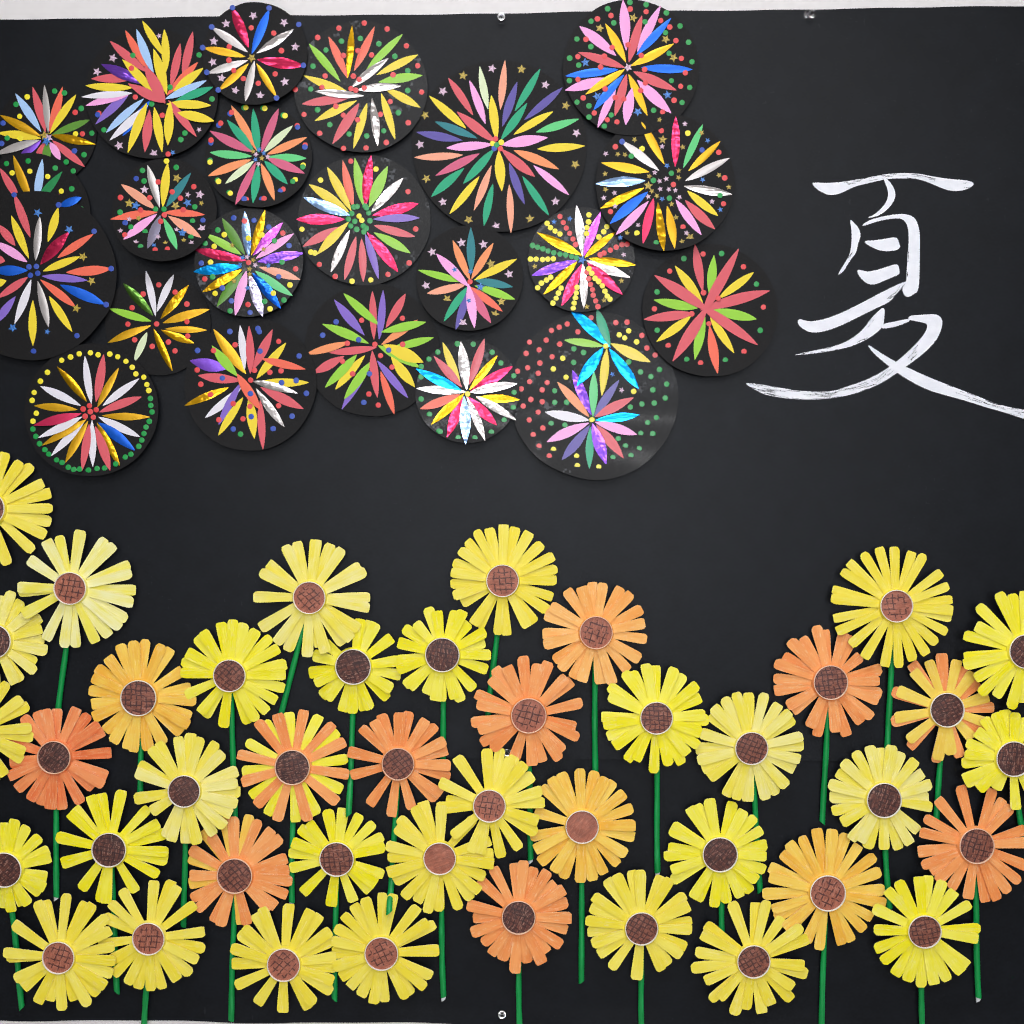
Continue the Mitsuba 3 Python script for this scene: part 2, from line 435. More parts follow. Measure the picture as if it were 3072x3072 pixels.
def lens(p0, p1, w, n=12):
    d = p1 - p0
    L = np.linalg.norm(d)
    d /= L
    nrm = np.array([-d[1], d[0]])
    t = np.linspace(0, 1, n)
    half = 0.5 * w * np.sin(np.pi * np.clip(t, 0.02, 0.98)) ** 0.78
    half[0] = half[-1] = 0.03 * w
    return d, nrm, L, t, half


def firework(data):
    ox, oy, cx, cy, R, level, lift, film, label, rays, dots = data
    r = rng
    key = thing('paper_firework', label, 'paper firework', 'paper fireworks on the black backing')
    base = 0.0075 + 0.0042 * level
    C = at(*tile(ox, oy, cx, cy), base)
    k = PX * (DIST - base) / DIST / 2.515625            # metres per reading unit at this depth
    rad = R * k
    ang, side = r.uniform(0, 2 * math.pi), r.uniform(-0.0008, 0.0012)

    def H(q):
        q = np.atleast_2d(q)
        u, v = (q[:, 0] - C[0]) / rad, (q[:, 1] - C[1]) / rad
        return base + lift * np.clip(-v + 0.1, 0, 2) ** 2 + side * (u * math.cos(ang) + v * math.sin(ang)) ** 2 - 0.0006 * v

    def place(x, y):
        return C + np.array([(x - cx) * k, -(y - cy) * k])
    # the disc, cut by hand
    n, rings = 72, 8
    ph = [r.uniform(0, 6.28) for _ in range(4)]
    nick = np.interp(np.arange(n), np.sort([0, n] + [r.randrange(1, n) for _ in range(14)]), [r.uniform(-0.008, 0.006) for _ in range(16)])
    V, F = [C], []
    for j in range(1, rings + 2):
        for i in range(n):
            a = 2 * math.pi * i / n
            e = 1 + nick[i] * min(1, i / 4, (n - i) / 4) + 0.007 * math.sin(2 * a + ph[0]) + 0.004 * math.sin(5 * a + ph[1]) + 0.002 * math.sin(11 * a + ph[2])
            rr = rad * e * min(j, rings) / rings
            V.append(C + rr * np.array([math.cos(a), math.sin(a)]))
    V = np.array(V)
    h = H(V)
    h[1 + rings * n:] -= 0.0006
    for i in range(n):
        F.append((0, 1 + i, 1 + (i + 1) % n))
        for j in range(rings):
            a, b = 1 + j * n, 1 + (j + 1) * n
            F += [(a + i, b + i, b + (i + 1) % n), (a + i, b + (i + 1) % n, a + (i + 1) % n)]
    part(key, 'disc', mikit.ply((world(np.column_stack([V, h])), np.array(F)), 'mat_film' if film else 'mat_disc', smooth=35))
    # the rays
    done = []
    for item in rays.strip().split('\n'):
        f = item.split()
        code, x1, y1, x0, y0 = f[0], *map(float, f[1:5])
        w = float(f[5]) if len(f) > 5 else 62.0
        p0, p1 = place(x0, y0), place(x1, y1)
        d, nrm, L, t, half = lens(p0, p1, w * k)
        half = half * (1 + 0.06 * np.sin(5 * t + r.uniform(0, 6)))
        bow = r.uniform(-0.012, 0.012) * L * np.sin(np.pi * t)
        mid = p0 + np.outer(t * L, d) + np.outer(bow, nrm)
        poly = Polygon(np.vstack([mid + nrm * half[:, None], (mid - nrm * half[:, None])[::-1]])).buffer(0)
        hh = max([q[1] for q in done if q[0].intersects(poly)], default=0.0) + 0.00022
        isfoil = code.isdigit()
        ridge, roll = (r.uniform(0.0002, 0.0007), r.uniform(-0.035, 0.035)) if isfoil else (r.uniform(0.0001, 0.0005), r.uniform(-0.03, 0.03)) if film else (0.00012, 0)
        arch = r.uniform(0.0, 0.0009) if isfoil else r.uniform(0, 0.0003)
        rows = []
        for i in range(len(t)):
            row = []
            for s in (-1, -0.5, 0, 0.5, 1):
                q = mid[i] + nrm * half[i] * s
                row.append((*q, H(q)[0] + hh + ridge * (1 - s * s) * math.sin(math.pi * t[i]) + roll * half[i] * s * math.sin(math.pi * t[i]) + abs(roll) * half[i] + arch * math.sin(math.pi * t[i])))
            rows.append(row)
        V, F, _ = strip_solid(rows, thick=0.00012)
        done.append((poly, hh + ridge * 0.8 + arch + abs(roll) * w * k * 0.5))
        m = (('mat_shiny_' if film or r.random() < 0.3 else 'mat_foil_') + code) if isfoil else (('mat_glossy_' if film else 'mat_paper_') + str(ord(code)))
        part(key, 'ray', mikit.ply((world(V), fix(V, F)), m, smooth=True))
    # stickers: "r x y x y ..." dots, "s x y ..." stars, capital S D E small stars
    cover = []
    for item in dots.strip().split('\n'):
        f = item.split()
        if not f:
            continue
        c, nums = f[0], list(map(float, f[1:]))
        star = c.lower() in 'sde'
        for x, y in zip(nums[::2], nums[1::2]):
            q = place(x, y)
            rr = (21.0 if not star else 36.0 if c.islower() else 23.0) * k * r.uniform(0.96, 1.05)
            g = Point(q).buffer(rr * 0.8)
            hh = max([z for p, z in done + cover if p.intersects(g)], default=0.0) + 0.00012
            th = 0.00035
            cover.append((g, hh + th))
            hq = float(H(q)[0] + hh)
            tw = T().translate([float(q[0]), -hq, float(q[1])]).rotate([0, 1, 0], r.uniform(0, 72)).rotate([1, 0, 0], r.uniform(-2.5, 2.5)).rotate([0, 0, 1], r.uniform(-2.5, 2.5)).scale([rr, th, rr])
            src = STARPLY[c.lower()] if star else (FILMDOTPLY if film else DOTPLY)[c]
            part(key, 'star' if star else 'dot', {**src, 'to_world': tw})


# tile x, tile y, centre x, y, radius, level, bottom lift, laminated, label, rays (colour, tip, inner end, width), stickers
FIREWORKS = [
(0,0,350,1010,380,0,.002,0,'small firework disc, highest at the left edge, gold star centring gold and coral rays','''
R 270 1250 350 1060
o 350 1250 358 1070
6 150 1185 310 1060
2 -40 1170 300 1060
Y -20 1002 310 1045
1 0 868 310 1030
B 115 705 310 995
R 245 655 345 1000
2 335 642 365 1000 54
O 475 658 375 995
Y 578 718 380 1015
o 675 905 395 1015
1 720 1090 390 1020
R 640 1260 395 1060
P 458 1210 380 1075''','''
y 205 730 148 878 570 1010 155 1045
g 120 787 412 687 490 705 613 818 693 1005 635 1168 55 1042
r 567 848 622 1010
b 22 928 563 1140 12 1083
d 340 1025
s 372 1045
e 355 1070'''),
(0,0,1145,705,502,1,.004,0,'large firework disc with crowded yellow and coral rays around one coral strip, upper left','''
4 930 1030 1130 760
W 835 1065 1120 795
B 805 1005 1085 745
V 725 940 980 700
P 650 800 990 705 66
W 620 735 1000 705 56
R 690 595 1030 590 66
6 765 485 1085 635 78
Y 650 650 1005 665 64
R 830 310 1110 545 68
O 945 228 1120 530
B 1030 220 1160 560
Y 1240 222 1252 545 66
Y 1075 158 1240 425 58
R 1360 330 1290 650 66
R 1455 240 1380 580 68
O 1495 470 1260 720
Y 1535 515 1310 690 68
B 1560 610 1250 750
G 1610 660 1325 765
Y 1595 800 1260 790 72
R 1490 1040 1275 760
Y 1620 920 1345 855 78
Y 1275 1105 1290 770 72
R 1100 1155 1130 830 68
Y 1230 1155 1165 810 66
Y 975 1160 1110 780 72
Y 925 450 1175 715 66
R 970 635 1250 780 70
Y 1160 370 1260 715 72
R 1095 500 1250 785 88''','''
g 1003 418 1285 660 788 984 1145 785 1398 1008 1368 1058 1600 748 1503 415
r 995 518 1022 733 748 858 1225 872 1275 1170
b 740 868
s 852 438 733 542 905 1105 1168 1165
S 1200 270 1505 982
E 1310 1158'''),
(0,0,220,1610,460,1,.002,0,'firework disc mostly covered by the very large dark disc below it, left edge','''
R 0 1270 150 1520
1 100 1172 240 1530
B 320 1200 270 1520
K 470 1295 270 1540
R 450 1470 330 1570''','''
g 50 1235 213 1215 500 1222 417 1268 541 1425 610 1575 553 1290
y 92 1305 225 1293 360 1332 463 1443'''),
(0,384,245,1115,637,2,.004,0,'very large dark firework disc at the left edge with four blue dots at its centre','''
R -60 980 38 1005
4 615 525 450 590 66
R 108 500 228 825 66
Y 85 662 218 985
2 300 670 268 1000
Y 440 600 362 860
3 520 785 305 1030 84
O 705 800 435 980
Y 605 970 325 1080
O 840 1062 500 1090 74
V 660 1150 318 1118
4 790 1330 455 1185 80
O 575 1355 305 1145
Y 550 1540 372 1270
2 372 1505 285 1155
Y 258 1645 250 1300
W 115 1480 235 1145
V -30 1480 118 1272
R -20 1285 210 1125
Y -80 1190 48 1152
4 -60 1075 210 1075 74
P -40 860 205 1012 70
R -20 725 115 888''','''
b 108 505 445 582 710 780 840 1062 805 1335 587 1570 263 1688 218 1048 275 1045 230 1112 285 1097
e 285 640 523 768 102 1510
d 627 972 690 1155 580 1362
E 363 1540'''),
(384,0,960,405,394,2,.003,0,'firework disc over the paper top edge, few silver and red rays tipped with blue dots','''
3 785 60 910 360 78
4 1065 70 935 405 70
2 630 205 905 395
2 1250 222 970 402
1 570 362 885 428
3 1325 497 975 450 84
2 600 555 905 455
1 690 685 910 480
2 890 770 955 460
1 1125 740 970 480 52''','''
b 790 60 632 205 565 362 597 550 685 685 1065 62 1288 185 1325 497 1125 747
r 930 210 1100 250 765 352 763 457 1158 383 1112 560 800 535 985 632 873 597
s 945 118 740 178 648 312 640 470 1178 170 1262 355 708 592 812 688 1000 727 1185 620
d 935 440'''),
(768,0,790,655,502,1,.003,1,'laminated firework disc in the top row, silver strips gleaming among lime and yellow rays','''
l 400 330 635 615
O 548 275 690 590
1 725 195 692 590 54
O 895 200 740 535
l 1105 258 835 525
Y 1222 412 910 565
l 1255 568 925 620 66
Y 1240 812 970 665
Y 1050 1055 945 705
2 920 1105 875 740 62
Y 738 1125 838 780
R 580 1090 778 780 78
Y 445 915 762 760
R 348 785 700 740 72
Y 360 570 700 700
2 1000 440 720 660 64
2 445 690 815 725 62
2 1095 650 770 680 66''','''
r 817 173 625 212 465 282 990 218 1135 345 768 383 660 420 872 415 522 573 735 575 1220 495 1035 565 498 660 718 672 755 685 780 602 818 667 1250 695 1013 767 603 803 363 865 660 872 940 865 768 907 1150 928 482 1010 985 1080 663 1125 833 1122 297 675
g 645 310 788 290 927 330 528 377 1048 425 430 500 1145 533 413 672 1145 683 465 830 1075 852 558 943 705 1015 837 1030 965 990'''),
(1152,0,870,1107,656,0,.005,0,'largest firework disc, two rings of matt paper rays bordered by silver and gold stars','''
R 485 588 672 870
P 645 605 765 935
C 722 500 785 825 56
A 913 455 878 828 58
v 1005 618 893 955
G 1178 520 988 838
v 1345 662 1060 905
Y 1275 842 980 1015
g 1472 898 1148 998
Y 1515 1102 1158 1125 66
L 1318 1278 980 1135 72
P 1395 1475 1128 1250
v 1060 1545 945 1230
G 1243 1630 1045 1332
A 958 1765 945 1395 56
G 755 1710 822 1390 60
A 680 1592 810 1250 56
Y 497 1618 718 1335 64
G 358 1488 605 1270 66
N 390 1328 720 1160 66
A 230 1190 595 1170
v 245 998 592 1060
T 385 918 705 1043
Y 342 725 618 968 66
R 550 843 850 1080 72
Y 810 720 850 1060 70
G 1080 778 880 1060
P 1235 1038 885 1095 80
R 1138 1335 885 1125 72
Y 890 1445 865 1135 74
G 600 1388 830 1125 72
P 472 1118 820 1090 70''','''
r 842 1048 878 1122
y 820 1085 885 1075
b 832 1122
g 850 1095
s 815 517 445 690 1218 640 272 1092 1452 1005 445 1528 1293 1525 847 1713
d 597 570 1037 522 1372 797 310 870 1443 1243 320 1350 640 1665 1102 1658'''),
(1536,0,898,512,515,1,.004,0,'firework disc over the paper top edge with pink, blue and gold rays','''
P 838 0 862 380 80
P 1122 42 945 390 70
4 1200 138 940 415
R 980 118 882 470 72
P 510 198 785 420 82
1 705 178 860 470
1 1222 330 890 500
R 500 395 850 510 70
4 1360 525 975 510 70
4 405 575 800 525 68
P 400 685 730 590 74
P 645 970 785 660
4 615 835 845 565 64
1 555 715 850 525
R 775 880 865 560 68
P 1200 858 945 605 84
R 1240 683 915 540 74
1 1020 878 880 560
P 855 950 905 665 76''','''
g 890 17 1012 35 722 65 597 160 768 172 1165 97 1003 165 1268 197 1158 247 490 295 595 352 1332 320 435 440 503 492 1185 403 1358 467 433 610 1203 610 1340 662 490 775 1282 777 580 803 1067 837 580 890 748 873 695 960
r 892 68 1012 88 747 117 645 142 1122 155 1190 205 558 298 1237 307 755 360 875 340 697 425 497 428 975 420 1278 442 668 508 1000 527 1307 553 497 603 1005 628 1272 653 702 675 970 685 537 742 778 740 843 752 1222 760 620 858 718 910 790 927 1135 850
d 915 135 662 213 1160 297 1218 435
e 553 472 640 732 1172 718 948 848
s 875 512'''),
(1536,0,1155,1380,523,2,.008,0,'firework disc with gold and silver rays round a centre full of tiny stars','''
1 978 920 1150 1240
3 1235 878 1232 1258 68
g 1440 938 1292 1268 58
1 1572 1065 1332 1290 58
2 1640 1192 1308 1365 64
2 1660 1468 1298 1405 68
Y 1553 1632 1322 1440 66
R 1528 1735 1305 1512 70
P 1425 1780 1235 1508 68
1 1222 1885 1170 1555 64
1 1140 1905 1100 1530 66
3 985 1845 1068 1498 70
P 782 1778 1030 1520 68
4 738 1692 1025 1448 76
1 668 1575 995 1418
9 632 1388 1005 1365 76
1 675 1228 1035 1298 68
2 815 1055 1110 1288''','''
r 922 977 1127 985 1560 1150 780 1107 1218 1393 1605 1343 1595 1540 742 1600 1287 1718
y 1327 1005 982 1122 940 1767
b 1435 1132 830 1070
g 900 1180 1203 1308 1067 1362 1187 1497 1083 1840 1568 1478
D 925 1053 1430 1003 1288 1110 798 1163 703 1312 1035 1330 1258 1287 1257 1340 1055 1443 705 1430 1093 1480 1203 1542 1562 1323 1635 1412 1235 1645 865 1765 1278 1832 1113 903 852 1167
d 1138 1053 1028 1402 1340 1798
S 1305 935 1133 1105 707 1160 1077 1302 1163 1350 1113 1367 1118 1428 1183 1430 1233 1437 773 1457 692 1495 1027 1485 1262 1490 777 1560 1508 1523 950 1705 1312 1765
E 1477 1060 1170 1250 1132 1503 1438 1357 1570 1585 815 1800'''),
(0,384,1240,625,396,2,.014,0,'small curling firework disc, ten rays among many red and green dots and stars','''
T 1440 338 1255 595
A 915 425 1170 610 70
O 1545 655 1240 638 58
A 1525 835 1270 665 64
g 1350 928 1235 680 56
P 942 848 1185 650 68
O 835 690 1190 635 60
8 1128 918 1210 660 74
Y 1265 262 1228 600 66
2 1112 280 1205 600 64''','''
y 1257 250
g 1330 297 1075 320 1087 400 908 637 1470 595 1175 613 1238 613 1455 703 993 750 1100 787 1447 830 1075 905
b 1028 382 1533 698 948 717
r 1195 408 1462 443 910 525 1300 482 1130 527 1362 530 1062 620 1383 618 1242 657 1218 708 950 812 1187 932 1278 925
d 1335 378 975 568 1325 585
s 1090 465 1508 502 1528 763
S 1417 503 978 690 915 780 1337 772 1203 828 1037 870 1455 875
e 1025 585 1415 565 1382 797
E 1175 897
D 1520 568 1048 683 1395 855 1260 877'''),
(384,0,985,1185,400,1,.012,0,'firework disc with green, orange and rose rays and overlapping pairs of dots round its rim','''
L 778 795 975 1140 60
G 945 820 985 1150 64
N 1135 820 1005 1150 68
C 1243 948 1025 1150 58
L 1350 1035 1050 1165
g 1345 1195 1050 1188
N 1335 1312 1050 1195 68
G 1208 1395 1030 1215 68
L 1115 1525 1005 1235
G 955 1548 985 1240
N 825 1560 965 1225 64
C 740 1392 950 1215 58
L 608 1332 930 1205 68
g 618 1150 935 1180 64
N 618 988 940 1148 68
G 748 905 955 1150''','''
g 875 812 1018 815 1172 870 772 1463 680 1365 620 1212
y 890 812 1032 818 1185 873 1323 1248 1265 1362 782 1470 688 1375 620 1225
b 1157 1450 1020 1517 625 1078 685 945 770 857
r 1277 947 1337 1095 1177 1437 1037 1512 905 1518 627 1058 700 930 782 848
b 1280 960 1335 1110 888 1515
g 1320 1262 1247 1375
E 990 1130 1025 1155 962 1205
S 965 1165 1055 1185 985 1240
D 1010 1195 945 1145'''),
(768,384,815,695,499,0,.003,1,'laminated firework disc with crinkled red foil rays and green dots ringing its centre','''
Y 400 425 700 635 74
Y 538 295 718 625 72
O 655 245 735 600 64
l 745 225 815 595 74
3 868 205 825 590 76
l 995 290 855 600 80
2 1110 378 870 635 74
3 1225 570 880 660 80
V 1235 680 885 690
R 1200 820 890 735 66
l 1165 945 890 790 68
3 1072 1088 840 790 82
V 928 1145 825 800 60
R 812 1165 797 835
R 670 1150 755 820 66
2 568 1090 708 770
R 355 895 640 745 68
Y 465 955 700 710 68
3 305 690 668 690 84
9 360 525 708 660 84''','''
r 715 250 1147 480 1205 763 1157 1020 997 1108 600 1123 480 1032
y 487 393 905 310 868 1150 727 1160 347 765 415 938 445 945 778 665 798 697
g 740 597 765 595 825 592 850 640 835 605 722 645 697 688 745 705 860 700 715 740 760 765 810 740 832 758 815 787'''),
(384,384,910,1015,412,3,.003,1,'laminated firework disc with cyan foil and glitter rays, one red dot at its centre','''
9 880 628 910 970 70
o 710 680 882 955 70
l 575 795 855 955
1 1033 618 930 960
7 1165 715 945 960 70
P 1250 797 965 985 64
6 1320 945 980 1010 84
A 1300 1145 990 1050
g 1243 1268 960 1080 68
4 1155 1365 940 1095 74
o 675 1350 865 1090 72
8 1020 1425 915 1100 78
P 815 1418 895 1080 78
1 565 1240 860 1070 70
5 495 1085 860 1045 82
3 500 915 890 1000 74''','''
b 797 678 950 697 1062 748 1215 887 553 1020 715 1210 783 1307 925 1395 1138 1123
r 880 703 1168 793 580 1140 908 1335 1265 1063 910 1015
y 1012 807 910 833 727 805 650 893 623 1013 660 1250 1075 1367 1100 1250 1223 1185
g 1105 852 677 770 582 870 640 1125 775 1383 1035 1312 1178 1300 1163 1012
D 787 887 803 1157 917 1065 945 997 920 1105 1022 915
E 918 870 1060 1040 845 1035 865 980 905 1210
S 960 1035 900 975 930 1145'''),
(1152,384,645,1137,403,2,.011,0,'small firework disc under the largest one, two pink rays and a coral dot','''
L 520 848 650 1150
T 655 750 658 1100
L 825 868 660 1140
Y 1003 988 680 1148
T 970 1200 690 1150 66
l 988 1295 685 1190 64
O 893 1388 650 1200
N 808 1480 640 1200 68
v 545 1530 640 1220
G 455 1465 630 1200
A 325 1250 620 1180 64
l 258 1072 590 1160 58
P 685 1520 635 1170 68
P 395 950 640 1200 74''','''
r 650 1162
s 585 865 750 878 363 935 943 1103 317 1190 598 1478
d 807 1025 477 1293 885 1312 838 1410
E 533 1070 652 1085 640 1307
e 727 1200'''),
(1536,384,525,995,401,1,.004,1,'firework disc with strings of yellow, red and green dots laid in lines between foil rays','''
1 190 790 525 960 68
2 487 585 535 975 68
7 670 632 540 970
1 780 785 550 975 60
2 890 1130 560 1000 70
1 930 1035 580 985 64
3 830 1260 570 1020 78
6 150 1115 490 1000 72
1 240 1258 490 1010 68
3 375 1345 525 1030 72
2 540 1365 535 1020 60''','''
y 265 720 290 752 325 778 362 800 580 655 578 708 565 752 562 800 715 745 692 782 655 822 140 990 182 990 230 993 270 990 312 987 292 1127 260 1150 222 1172 193 1207 370 1210 350 1248 333 1288 308 1325 490 1205 485 1247 478 1285 468 1325 462 1365
r 362 668 387 713 410 755 435 795 460 838 480 880 868 878 830 880 787 900 742 922 695 943 665 960 565 1090 578 1140 592 1182 607 1222 612 1265 630 1308 647 1352
y 580 1065 600 1100 625 1138 652 1162 680 1195 700 1235 718 1272 738 1295
g 155 887 193 900 233 912 272 928 315 942 362 952 405 957 450 970 487 980
E 317 708 815 830 435 685
e 528 998
S 843 957
D 825 1155 693 1303 563 1355 172 1045'''),
(1536,384,1495,1380,506,1,.008,0,'rightmost firework disc, coral rays crossing in a solid coral star with yellow and lime between','''
l 1525 960 1490 1260 68
l 1070 1297 1400 1360 74
l 1845 1442 1510 1375 80
l 1375 1752 1455 1410 68
Y 1230 1040 1440 1320 68
Y 1825 1088 1560 1285 66
Y 1672 1702 1495 1425 66
Y 1088 1615 1350 1420 66
R 1380 875 1440 1235 68
O 1545 1858 1490 1490 70
R 995 1445 1375 1400 76
R 1945 1228 1420 1375 84
R 1075 1112 1500 1390 84
R 1850 1640 1410 1330 84
R 1208 1765 1480 1340 84
R 1710 912 1430 1410 84''','''
g 1297 985 1582 947 1095 1237 1845 1178 1095 1527 1872 1528 1315 1750 1605 1755
r 1442 950 1190 1080 1747 1047 1445 1243 1555 1287 1075 1365 1897 1352 1355 1403 1485 1478 1177 1645 1418 1777 1747 1690'''),
(0,768,1190,508,398,0,.002,0,'small firework disc with two white rays above gold foil rays, one red dot at centre','''
0 930 207 1155 450 70
W 1100 112 1175 455 56
W 1310 140 1185 420 58
1 1423 218 1212 475
1 1580 402 1230 505 68
1 1560 560 1245 550 50
1 1465 660 1215 558 56
1 1303 868 1160 550 58
C 1015 800 1110 575 58
1 815 655 1140 525 58
l 825 397 1140 492''','''
r 1197 217 1080 287 1322 273 1410 363 997 390 1412 497 965 515 1182 513 1418 605 1017 633 1272 650 1150 683 1322 717'''),
(0,768,690,1165,504,3,.004,0,'firework disc ringed by yellow dots above and green dots below, lowest on the left','''
1 430 835 655 1100 58
W 640 755 690 1115 60
R 782 742 725 1100 72
1 895 845 735 1140 58
W 1050 925 775 1130 60
R 1068 1063 750 1178 68
1 1130 1215 770 1205 54
W 1058 1365 745 1215 64
4 1022 1468 745 1258 78
1 912 1585 735 1260 60
R 842 1620 725 1285 70
W 712 1592 700 1240 58
R 632 1622 680 1270 64
1 500 1560 665 1245
W 393 1510 645 1240 58
1 325 1430 655 1235 60
W 298 1372 625 1215
3 262 1280 620 1190 68
1 258 1130 585 1160 58
W 305 983 610 1130''','''
y 465 787 532 762 598 738 682 730 740 745 828 740 888 760 950 795 998 840 1025 890 1085 915 1108 970 1123 1015 250 1247 275 1187 243 1090 258 1030 305 945 358 878
g 1135 1075 1138 1128 1148 1177 1128 1248 1103 1292 1088 1340 1072 1390 1050 1437 992 1497 950 1518 883 1570 797 1602 740 1605 675 1618 615 1610 565 1613 523 1595 475 1560 433 1540 373 1497 343 1463 302 1417 273 1362 250 1307
r 628 1155 675 1130 727 1160 682 1175 643 1210 705 1217'''),
(384,768,925,970,500,2,.004,0,'firework disc with a purple foil ray at left and scattered red and blue dots','''
6 468 790 750 850 90
R 530 902 860 940 72
1 645 552 890 890 84
W 847 525 882 860 58
R 1090 555 940 860 70
R 915 530 925 890 64
Y 1193 655 970 925 68
O 1340 855 1010 775
Y 1365 955 1000 950 68
R 1325 1155 1000 990 74
2 1280 1035 940 945 58
2 1182 1290 965 1000 60
R 1025 1460 1000 1090
Y 958 1380 915 1060 74
W 585 1222 855 995 64
V 688 1275 850 960
Y 688 1355 870 1068 64
1 430 1130 760 993 60
l 635 678 830 910 70
O 825 890 1000 1160 80''','''
b 768 570 980 548 992 572 997 718 1292 755 525 713 713 922 1160 957 1270 940 927 1040 932 1213 1347 1037 1240 1210 1098 1305 798 1307
r 808 670 1137 645 1155 867 1070 878 955 863 523 860 550 968 927 938 625 1047 797 1115 922 1135 1137 1130 870 1230 690 1237 648 715
g 853 1345'''),
(768,768,875,710,505,1,.003,0,'firework disc of lime, violet and coral paper rays, between two lower discs','''
V 590 330 818 598 68
R 878 265 890 630 60
l 662 283 928 520 70
R 1128 285 980 540 68
V 960 260 930 630 60
L 1220 482 945 670 60
l 1282 500 945 575 68
l 1340 615 1040 690 64
l 500 513 850 660 68
L 380 740 705 650
R 430 885 665 755 68
R 555 730 910 690 64
l 1240 842 920 675 70
Y 1200 990 1020 760 74
Y 1262 803 960 670 96
V 1148 1072 915 790 64
O 1045 1195 940 870
V 650 1158 860 810 64
l 668 1080 865 800 72
R 918 1070 878 715 68
Y 600 1008 822 750 68
l 523 993 762 745 72''','''
r 797 485 1105 470 897 667 690 660 1107 667 940 752 653 795 1027 840 730 890 853 1043 925 1127
b 605 497 503 598 775 632 1002 710 857 890 815 1107'''),
(768,768,1595,1022,392,2,.009,1,'glossy firework disc of silver and red foil rays, yellow centre dot, green dots round it','''
Y 1410 652 1540 965 64
R 1342 755 1555 990 64
2 1545 645 1590 1010 80
R 1725 625 1610 970 72
1 1822 750 1610 1010 58
3 1936 834 1620 1020 74
2 1970 965 1615 1030 74
1 1990 1085 1660 1070
2 1962 1240 1660 1060 64
3 1818 1278 1590 1060 74
2 1730 1395 1590 1060 60
3 1445 1370 1560 1060 74
9 1585 1425 1570 1060 80
1 1325 1272 1570 1040 64
O 1240 1155 1540 1045 70
2 1210 1000 1590 1025
5 1208 852 1550 1015 72''','''
y 1597 1042
g 1520 662 1640 665 1372 725 1305 778 1783 727 1848 808 1247 835 1245 912 1247 1080 1310 1197 1383 1325 1392 1328 1528 1375 1653 1375 1777 1332 1873 1240 1945 905 1948 1030 1942 1145'''),
(1536,768,617,1055,636,0,.014,1,'big firework disc holding two bursts, one above the other, among loose red and green dots','''
5 425 385 745 690 80
G 640 400 740 680 72
l 395 635 690 680
Y 678 1055 715 700 68
5 955 1000 735 700 84
Y 1045 800 745 660 78
6 455 862 600 1200 74
5 490 980 690 690 84
L 342 952 580 1215 72
g 618 872 610 1215 64
v 808 935 620 1210 64
R 918 1068 625 1215 70
5 962 1200 630 1240 64
P 940 1350 625 1255 74
R 838 1528 635 1275 72
v 375 1540 585 1280 74
G 580 1608 590 1290 58
6 705 1572 605 1265 84
P 262 1405 580 1260 74
W 250 1178 580 1240 78''','''
r 597 465 783 503 868 500 980 600 1018 695 1080 748 497 572 417 513 357 537 298 562 258 635 132 650 360 665 205 708 107 735 303 760 210 808 118 843 42 870 198 885 133 948 265 955 70 1003 228 1010 142 1083 228 1100 85 1133 197 1180 130 1238 232 1300 160 1350 203 1437 280 1512
y 880 565 810 595 850 618 940 648 312 1462 383 772 312 852 408 915 918 1022 485 1512 490 1585 650 1595 707 680 603 1237
g 467 700 540 728 465 803 322 1017 322 1105 412 1105 295 1265 398 1277 880 800 970 875 1113 857 1048 910 1167 967 1063 1010 1157 1072 1073 1110 980 1117 893 1140 1088 1220 1022 1258 970 1340 1060 1343 800 1380 853 1435 957 1455 893 1508 757 1523
E 757 893
S 827 1012'''),
]

for d in FIREWORKS:
    firework(d)

# ------------------------------------------------------------------ sunflowers
petal_no = [0]


def petal(key, C, tip, R, h0, tone, w, droop, lean_of):
    r = rng
    d = tip - C
    L = np.linalg.norm(d)
    d /= L
    L *= 1.025
    nrm = np.array([-d[1], d[0]])
    L0 = R * 0.92
    petal_no[0] += 1
    off = 7.0 * petal_no[0]
    cl, cr, cm = r.uniform(0.5, 0.9), r.uniform(0.5, 0.9), r.uniform(0, 0.012)
    ts = [0, 0.2, 0.42, 0.64, 0.82, 0.93, 0.975, 1.0]
    rows, uvs = [], []
    curl, lean = r.uniform(-0.0005, 0.0007), r.uniform(-0.03, 0.03)
    for t in ts:
        base = 0.5 * w * (0.65 + 0.35 * min(t / 0.92, 1))
        fl = fr = 1.0
        if t > 0.9:
            e = (t - 0.9) / 0.1
            fl, fr = 1 - (1 - cl) * e ** 1.6, 1 - (1 - cr) * e ** 1.6
        s = L0 + (L - L0) * t
        row, uv = [], []
        for c, fac in ((-1, fl), (-0.45, (1 + fl) / 2), (0.45, (1 + fr) / 2), (1, fr)):
            q = C + d * (s + (cm * L if abs(c) < 0.9 and t == 1 else 0)) + nrm * base * fac * c
            row.append((*q, h0 + droop * t * t + curl * c * c * math.sin(min(t, 1) * 2.2) + lean * base * c * t))
            uv.append((off + t * 1.0, tone + 0.5 + 0.44 * c * fac))
        rows.append(row)
        uvs.append(uv)
    V, F, UV = strip_solid(rows, uvs, 0.0005, (off, 8.5))
    return part(key, 'petal', mikit.ply((lean_of(V), fix(V, F)), 'mat_crayon', smooth=True, uv=UV))


def lathe(C, prof, n=40):
    """prof: (radius, height) from the outside in; returns vertices and faces looking off the wall"""
    V, F = [], []
    for rr, h in prof:
        for i in range(n):
            a = 2 * math.pi * i / n
            V.append((C[0] + rr * math.cos(a), C[1] + rr * math.sin(a), h))
    for j in range(len(prof) - 1):
        for i in range(n):
            a, b, c, d = j * n + i, j * n + (i + 1) % n, (j + 1) * n + (i + 1) % n, (j + 1) * n + i
            F += [(a, b, c), (a, c, d)]
    return np.array(V, float), np.array(F)


